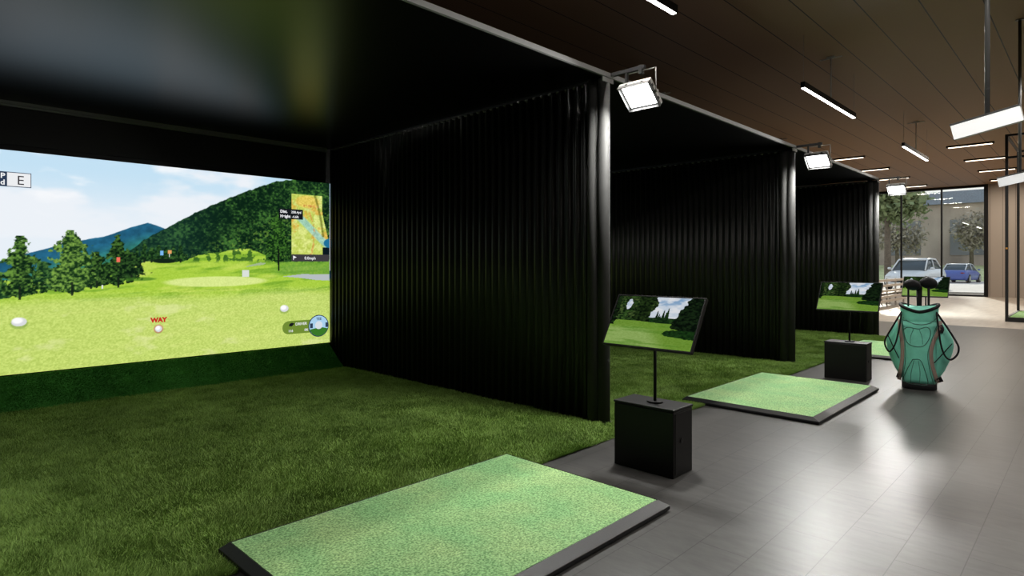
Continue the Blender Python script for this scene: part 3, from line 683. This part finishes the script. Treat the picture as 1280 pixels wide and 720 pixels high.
# ---------------------------------------------------------------- golf bag and clubs
def teal(): return mat('teal_bag_nylon', (.16, .54, .42), .55, spec=.4, var=.12, vscale=9, bump=.12, bscale=120, sheen=.1)
M_teal = teal(); M_taupe = mat('taupe_webbing', (.27, .20, .165), .7, bump=.2, bscale=200); M_strap = mat('black_strap', (.006, .006, .007), .7, spec=.2, bump=.2, bscale=150)
M_seam = mat('dark_seam_piping', (.035, .09, .07), .6)
bx, by = 8.12, 1.465
yaw = math.atan2(-by and -.984, .177)
bag = thing('golf_bag', 'teal golf bag with black straps and taupe stripes standing on the tiles', 'golf bag', (bx, by, 0), yaw)
zs = [.07, .12, .2, .3, .42, .52, .62, .70, .76]
aw = lambda z: float(np.interp(z, [0, .07, .12, .2, .35, .5, .62, .76, .9, 1], [.163, .163, .168, .175, .185, .188, .182, .172, .172, .176]))
bw_ = lambda z: float(np.interp(z, [0, .07, .2, .45, .7, .9], [.13, .135, .16, .175, .155, .15]))
def ringz(z, sc=1.0, n=40, e=2.6, zf=None):
    r = []
    for k in range(n):
        a = 2*PI*k/n; c, s_ = math.cos(a), math.sin(a); q = (abs(c)**e+abs(s_)**e)**(-1/e)
        r.append(Vector((aw(z)*sc*c*q, bw_(z)*sc*s_*q, zf(a) if zf else z)))
    return r
PXS = [.10, .15, .22, .32, .42, .50, .56, .64, .70, .76, .80]; PXO = [.165, .195, .235, .275, .305, .318, .312, .28, .245, .205, .18]
po = lambda z: float(np.interp(z, PXS, PXO))
def front_y(x, z):
    a, b = aw(z), bw_(z); y = 0
    if abs(x) < a: y = b*(1-(abs(x)/a)**2.6)**(1/2.6)
    if PXS[0] < z < PXS[-1]:
        o = po(z); c = (o+.07)/2; hw = (o-.07)/2
        if abs(abs(x)-c) < hw: y = max(y, .115*(1-((abs(x)-c)/hw)**2)**.5)
    return -y
rim = lambda a: .865+.075*min(1, abs(math.cos(a))**1.6)+(.03 if math.sin(a) > 0 else 0)*math.sin(a)
MB().loft([ringz(0, .96), ringz(.008, 1.02), ringz(.07, 1.02), ringz(.076, .98)]).build('base', M_rubber, bag)
MB().loft([ringz(z) for z in zs]).build('body', M_teal, bag)
MB().loft([ringz(.76, 1.0), ringz(.775, 1.03), ringz(.8, 1.035), ringz(.86, 1.05, zf=lambda a: (rim(a)+.8)/2), ringz(.9, 1.06, zf=rim)], cap=False).loft([ringz(.9, 1.0, zf=lambda a: rim(a)), ringz(.8, .97)], cap=True).build('collar', M_teal, bag)
MB().tube(ringz(.9, 1.04, zf=lambda a: rim(a)+.004), .018, 8, closed=True).build('collar_rim', M_strap, bag)
MB().loft([ringz(.82, .9), ringz(.83, .9)]).build('divider', M_strap, bag)
for s_ in (-1, 1):
    rings = []
    for z, o in zip(PXS, PXO):
        c = (o+.07)/2; hw = (o-.07)/2; hd = .115*min(1, .5+.5*math.sin(PI*(z-.05)/.8))
        rings.append([Vector((s_*(c+hw*math.cos(2*PI*k/20)), .0+hd*math.sin(2*PI*k/20)*s_, z)) for k in range(20)])
    MB().loft(rings).build('side_pocket', M_teal, bag)
cv = lambda cx, cy: ((cx-262)/504, 1.4-(cy/3.793-10)/110)
def onb(pts, off=.003, sub=6):
    out = []
    for (x0, z0), (x1, z1) in zip(pts, pts[1:]):
        for k in range(sub): t_ = k/sub; x, z = x0+(x1-x0)*t_, z0+(z1-z0)*t_; out.append((x, front_y(x, z)-off, z))
    x, z = pts[-1]; out.append((x, front_y(x, z)-off, z)); return out
def smooth(pts, n=5):
    P_ = [pts[0]]+pts+[pts[-1]]; out = []
    for i in range(1, len(P_)-2):
        for k in range(n):
            t_ = k/n; out.append(tuple(.5*(2*P_[i][j]+(P_[i+1][j]-P_[i-1][j])*t_+(2*P_[i-1][j]-5*P_[i][j]+4*P_[i+1][j]-P_[i+2][j])*t_**2+(3*P_[i][j]-P_[i-1][j]-3*P_[i+1][j]+P_[i+2][j])*t_**3) for j in range(len(pts[0]))))
    out.append(pts[-1]); return out
def ribbon(name, pts, wd, m):
    pts = smooth([cv(*p) for p in pts]); b = MB(); n = len(pts); V = []; F = []
    for i, (x, z) in enumerate(pts):
        a_, c_ = pts[max(0, i-1)], pts[min(n-1, i+1)]; dx, dz = c_[0]-a_[0], c_[1]-a_[1]; q = math.hypot(dx, dz); nx, nz = -dz/q*wd/2, dx/q*wd/2
        for k in (-1, -.33, .33, 1): V.append((x+nx*k, front_y(x+nx*k, z+nz*k)-.006, z+nz*k))
        for k in (-1, 1): V.append((x+nx*k, front_y(x+nx*k, z+nz*k)+.004, z+nz*k))
    for i in range(n-1):
        for k in range(3): F.append((6*i+k, 6*i+k+1, 6*i+7+k, 6*i+6+k))
        F.append((6*i+4, 6*i, 6*i+6, 6*i+10)); F.append((6*i+3, 6*i+5, 6*i+11, 6*i+9))
    b.add(V, F, True); return b.build(name, m, bag)
ribbon('stripe', [(166, 300), (172, 345), (182, 410), (182, 480), (172, 540), (165, 590)], .036, M_taupe)
ribbon('stripe', [(362, 300), (350, 345), (330, 390), (317, 440), (322, 500), (338, 555), (350, 590)], .036, M_taupe)
def piping(pts, closed=False, r=.0035, nm='piping', m=None):
    q = smooth([cv(*p) for p in pts]); MB().tube(onb(q, .002, 2), r, 6).build(nm, m or M_seam, bag)
piping([(178, 282), (215, 308), (262, 318), (310, 310), (348, 282)])
piping([(188, 345), (210, 333), (260, 338), (295, 328), (314, 345), (308, 380), (285, 412), (250, 420), (213, 410), (196, 385), (188, 345)], nm='upper_pocket_piping')
piping([(232, 480), (265, 480), (284, 515), (302, 588), (262, 598), (190, 586), (205, 530), (232, 480)], nm='lower_pocket_piping')
for p in ([(235, 340), (222, 375), (220, 408)], [(262, 340), (275, 375), (278, 408)], [(238, 484), (225, 540), (222, 592)], [(258, 484), (266, 540), (262, 596)]): piping(p, r=.002)
for p in ([(182, 300), (196, 420), (196, 500), (182, 590)], [(343, 320), (303, 440), (310, 520), (330, 596)]): piping(p, r=.003)
def strap(pts, yo, r=.010, nm='shoulder_strap'):
    q = smooth([(cv(*p)[0], yo(i), cv(*p)[1]) for i, p in enumerate(pts)], 5); MB().tube(q, r, 8, flat=.7).build(nm, M_strap, bag)
strap([(178, 262), (150, 310), (108, 380), (98, 410), (108, 440), (125, 450), (150, 410), (168, 340), (178, 268)], lambda i: [-.10, -.13, -.15, -.15, -.15, -.15, -.16, -.16, -.13][i])
strap([(340, 258), (385, 320), (430, 390), (440, 420), (430, 450), (402, 470), (377, 450), (360, 400), (350, 330), (342, 265)], lambda i: [-.10, -.13, -.15, -.15, -.15, -.15, -.16, -.17, -.17, -.13][i])
strap([(113, 376), (140, 430), (166, 480)], lambda i: [-.12, -.135, -.13][i], .005, 'cross_strap')
strap([(412, 398), (370, 446), (331, 490)], lambda i: [-.12, -.135, -.16][i], .005, 'cross_strap')
ribbon('buckle', [(320, 273), (335, 268), (346, 266)], .02, M_strap)
ribbon('corner_patch', [(350, 560), (358, 572), (364, 584)], .045, M_strap); ribbon('corner_patch', [(165, 560), (160, 572), (158, 580)], .03, M_strap); ribbon('corner_patch', [(360, 318), (368, 335), (362, 352)], .035, M_strap)

def club(label, x, y, ztop, neck_r, hc, hr, loc_y=0):
    t = thing('golf_club', label, 'golf club', bag.matrix_basis @ Vector((x, y, .835)), yaw, 'golf clubs with head covers in the bag')
    MB().tube([(0, 0, 0), (0, 0, ztop-.835)], .005, 8).build('shaft', M_steel, t)
    MB().tube([(0, 0, .05), (0, 0, .12), (0, 0, ztop-.835)], [neck_r*.9, neck_r, neck_r*1.15], 10).build('cover_neck', M_strap, t)
    b = MB(); b.ball((hc[0]-x, hc[1]-y, hc[2]-.835), *hr, n=12, M=Matrix.Rotation(.25, 3, 'Y')); b.build('head_cover', M_strap, t)
bag.location = (bx, by, 0); bag.rotation_euler = (0, 0, yaw)
bpy.context.view_layer.update()
club('golf club with black rounded head cover on the left of the bag opening', -.103, 0.0, 1.14, .010, (-.066, -.05, 1.165), (.082, .07, .062))
club('golf club with black thick head cover in the centre of the bag opening', -.0, .0, 1.11, .026, (.0, .0, 1.12), (.03, .035, .04))
club('golf club with black rounded head cover on the right of the bag opening', .088, 0.0, 1.14, .012, (.088, .05, 1.185), (.086, .07, .066))

# ---------------------------------------------------------------- slatted bench in the lounge
M_ash = mat('pale_painted_wood', (.62, .56, .50), .45, var=.1, vscale=4, stretch=(1, 8, 8))
t = thing('slatted_bench', 'long pale slatted bench with backrest between the last partition and window', 'bench', (20.3, 4.95, 0))
L = 4.9
for k in range(4): MB().box(0, L, .08+k*.105, .165+k*.105, .42, .45).build('seat_slat', M_ash, t, bevel=.004)
for z in (.16, .30, .49, .66, .83): MB().box(0, L, .0, .022, z, z+.075).build('back_slat', M_ash, t, bevel=.004)
for k in range(5):
    x = .12+k*(L-.24)/4
    MB().box(x-.025, x+.025, .023, .065, 0, .93).build('leg', M_steel, t); MB().box(x-.025, x+.025, .44, .48, 0, .42).build('leg', M_steel, t)
    MB().box(x-.02, x+.02, .066, .44, .37, .42).build('cross_rail', M_steel, t)
# ---------------------------------------------------------------- black framed bay across the aisle
t = thing('framed_enclosure', 'tall black metal frame with turf floor at the right edge', 'frame', (19.0, -2.2, 0))
D, Wd, Ht = 2.9, 3.83, 4.55
for x in (0, D):
    for y in (0, Wd): MB().box(x-.03, x+.03, y-.03, y+.03, 0.0, Ht).build('post', M_black, t)
for x in (0, D): MB().box(x-.025, x+.025, .03, Wd-.03, Ht-.05, Ht).build('top_beam', M_black, t); MB().box(x-.025, x+.025, .03, Wd-.03, 3.96, 4.01).build('cross_beam', M_black, t)
for y in (0, Wd): MB().box(.03, D-.03, y-.025, y+.025, Ht-.05, Ht).build('top_beam', M_black, t)
MB().box(-.03, .03, .03, Wd-.03, 0, .11).box(D-.03, D+.03, .03, Wd-.03, 0, .11).box(.03, D-.03, -.03, .03, 0, .11).box(.03, D-.03, Wd-.03, Wd+.03, 0, .11).build('kerb', M_black, t)
MB().box(.03, D-.03, .03, Wd-.03, 0.0, .10).build('turf_floor', mat('bright_green_turf', (.15, .34, .07), .8, var=.3, vscale=40, bump=.4, bscale=150), t)
MB().box(-.04, -.031, Wd-.02, Wd+.02, 1.76, 1.80).build('latch', mat('brass', (.7, .35, .08), .35, metal=.8), t)

# ---------------------------------------------------------------- outside
M_pave = mat('pale_pinkish_paving', (.62, .55, .48), .8, var=.12, vscale=.6)  # light greyish-pink paving, mottled at random
box(WX+.3, 160, -60, 90, -.22, -.02).build('ground_outside', M_pave, kind='structure')
g = MB(); g.loft([[(62, y, -.1), (66, y, .35), (80, y, 1.25), (80, y, -.1)] for y in (-60, 90)], smooth=False)
tag(g.build('grass_bank', mat('dry_grass', (.52, .54, .27), .9, var=.25, vscale=2)), 'yellow-green grass bank behind the cars', 'grass', kind='stuff')
M_fac = mat('weathered_brown_facade', (.47, .395, .32), .85, var=.35, vscale=.35, stretch=(1, 1, .5)); M_dwin = mat('dark_window', (.20, .21, .21), .2)
t = thing('office_building', 'long brown-grey building beyond the grass bank', 'building', (84, -30, 0))
MB().box(0, 14, 0, 100, 0, 8.2).build('wall', M_fac, t); MB().box(-.4, 14.4, -.4, 100.4, 8.2, 9.6).build('roof_band', mat('blue_grey_fascia', (.24, .28, .34), .7, var=.15), t)
for k in range(16):
    f_ = MB().box(-.06, -.001, 3+k*6, 6.2+k*6, 2.4, 6.4).build('window', M_dwin, t)
def leaf_tree(name, label, loc, h, r, n, seed, col, trunk=.22, base=None):
    t = thing(name, label, 'tree', loc); rg = np.random.default_rng(seed)
    tp = [(0, 0, 0), (.1, .05, h*.4), (-.1, 0, h*.75), (0, 0, h*.92)]; b = MB(); b.tube(tp, [trunk, trunk*.8, trunk*.5, trunk*.2], 8)
    for k in range(6):
        a = k*1.1; b.tube([(0, 0, h*(.45+.06*k)), (math.cos(a)*r*.6, math.sin(a)*r*.6, h*(.62+.06*k))], [trunk*.35, trunk*.1], 6)
    b.build('trunk', mat('bark', (.16, .13, .10), .9, var=.3), t)
    cl = rg.normal(0, 1, (26, 3)); cl /= np.linalg.norm(cl, axis=1)[:, None]; cl *= rg.uniform(.3, .85, (26, 1)); zb = base if base is not None else h*.4
    c = cl[rg.integers(0, 26, n)]*[r, r, (h-zb)/2]+rg.normal(0, r*.16, (n, 3))+[0, 0, (h+zb)/2]
    u = rg.normal(0, 1, (n, 3)); v = rg.normal(0, 1, (n, 3)); sz = rg.uniform(.08, .2, (n, 1)); u *= sz/np.linalg.norm(u, axis=1)[:, None]; v *= sz/np.linalg.norm(v, axis=1)[:, None]
    V = np.stack([c-u, c-v, c+u, c+v], 1).reshape(-1, 3); big_mesh('foliage', V, np.arange(4*n).reshape(n, 4), col, None, t)
L1 = mat('olive_leaves', (.20, .25, .11), .7, var=.4, vscale=1.5); L2 = mat('dark_leaves', (.13, .19, .10), .7, var=.4, vscale=1.5); L3 = mat('hazy_leaves', (.36, .32, .25), .8, var=.3, vscale=1)  # the third leaf colour has distance haze mixed in, close to the facade tone
leaf_tree('tree', 'green leafy tree outside the left window pane', (44.0, 9.6, -.02), 7.6, 2.2, 7000, 3, L1, .22, 3.7)
leaf_tree('tree', 'green leafy tree outside, partly hidden by the last partition', (47.5, 14.2, -.02), 8, 2.4, 6000, 4, L2, .3, 4.2)
k = 0
for (x, y, h) in ((78, 9.5, 6.2), (75, 15.5, 5.4), (78, 21.5, 6.4), (75, 27.5, 5.6), (77, 34, 5)):
    leaf_tree('tree', ['brownish tree on the bank, rightmost one, above the blue car', 'brownish tree on the bank above the white car', 'brownish tree on the bank just left of the white car', 'brownish tree on the bank, next to the leftmost one', 'leftmost brownish tree on the bank'][k], (x, y, .85), h, 2.5, 2200, 20+k, L3, .2, 1.6); k += 1

def make_car(name, label, loc, rz, paint, roofpaint):
    t = thing(name, label, 'car', loc, rz)     # length on local x, front at -x
    Ls = [-2.2, -2.12, -1.9, -1.3, -.7, 0, .8, 1.5, 2.0, 2.18, 2.22]
    top = [.50, .66, .74, .86, .93, .96, .97, .98, .94, .82, .55]; bot = [.30, .24, .20, .18, .18, .18, .18, .18, .22, .28, .34]; wd = [.62, .76, .84, .89, .9, .9, .9, .9, .86, .78, .66]
    def ring(x, z0, z1, w, tk=.9):
        return [Vector((x, y*w, z)) for y, z in ((-.92, z0), (-1, z0+(z1-z0)*.3), (-1, z0+(z1-z0)*.65), (-tk, z1-.03), (-.6, z1), (.6, z1), (tk, z1-.03), (1, z0+(z1-z0)*.65), (1, z0+(z1-z0)*.3), (.92, z0))]
    MB().loft([ring(x, b, tp, w) for x, b, tp, w in zip(Ls, bot, top, wd)]).build('body', paint, t)
    MB().loft([ring(-1.05, .86, .90, .80), ring(-.35, .86, 1.38, .70), ring(.2, .86, 1.43, .69), ring(1.0, .86, 1.40, .68), ring(1.75, .9, .96, .74)]).build('cabin_glass', mat('car_glass', (.06, .075, .085), .15), t)
    rf = MB(); rf.loft([[Vector((x, y*w, z)) for y, z in ((-1, zz-.03), (-.8, zz+.012), (.8, zz+.012), (1, zz-.03))] for x, zz, w in ((-.4, 1.385, .66), (.2, 1.44, .66), (1.05, 1.405, .64))])
    for s_ in (-1, 1):
        rf.tube([(-1.08, s_*.77, .9), (-.38, s_*.655, 1.38), (.2, s_*.65, 1.43), (1.02, s_*.64, 1.40), (1.76, s_*.7, .95)], .035, 6); rf.tube([(.3, s_*.655, 1.42), (.3, s_*.79, .93)], .03, 6)
    rf.build('roof', roofpaint, t)
    for x in (-1.38, 1.38):
        for s_ in (-1, 1):
            wbm = MB().tube([(x, s_*.70, .32), (x, s_*.91, .32)], .32, 20).build('wheel', M_rubber, t); MB().tube([(x, s_*.905, .32), (x, s_*.925, .32)], .2, 14).build('hub_cap', M_steel, wbm)
    for s_ in (-1, 1):
        MB().ball((-2.08, s_*.60, .62), .1, .17, .07, 8).build('headlight', mat('lamp_lens', (.8, .82, .85), .1), t); MB().ball((2.14, s_*.62, .74), .08, .15, .06, 8).build('tail_light', mat('tail_lens', (.3, .03, .02), .3), t)
        MB().ball((-.75, s_*.98, .98), .07, .10, .06, 8).build('wing_mirror', paint, t)
    MB().box(-2.22, -2.16, -.45, .45, .36, .5).build('grille', M_black, t); MB().box(-2.235, -2.2, -.26, .26, .28, .36).build('number_plate', M_white_met, t)
    return t
car = make_car('car', 'white saloon car parked outside the window, seen from its front', (40.5, 7.5, -.02), math.radians(-9), mat('white_car_paint', (.78, .79, .80), .25), mat('white_roof_paint', (.8, .81, .82), .3)); car.scale = (.9, 1.08, 1.2)
car2 = make_car('car', 'blue car with pale roof parked farther away outside the right pane', (58, 7.75, -.02), math.radians(180-6), mat('blue_car_paint', (.10, .14, .42), .3), mat('pale_roof_paint', (.7, .72, .75), .3))
tr = thing('window_box_wall', 'low white kerb wall outside along the window', 'wall', (WX+1.6, 3, -.02)); MB().box(0, .2, 0, 6, 0, .14).build('kerb', M_white_met, tr)
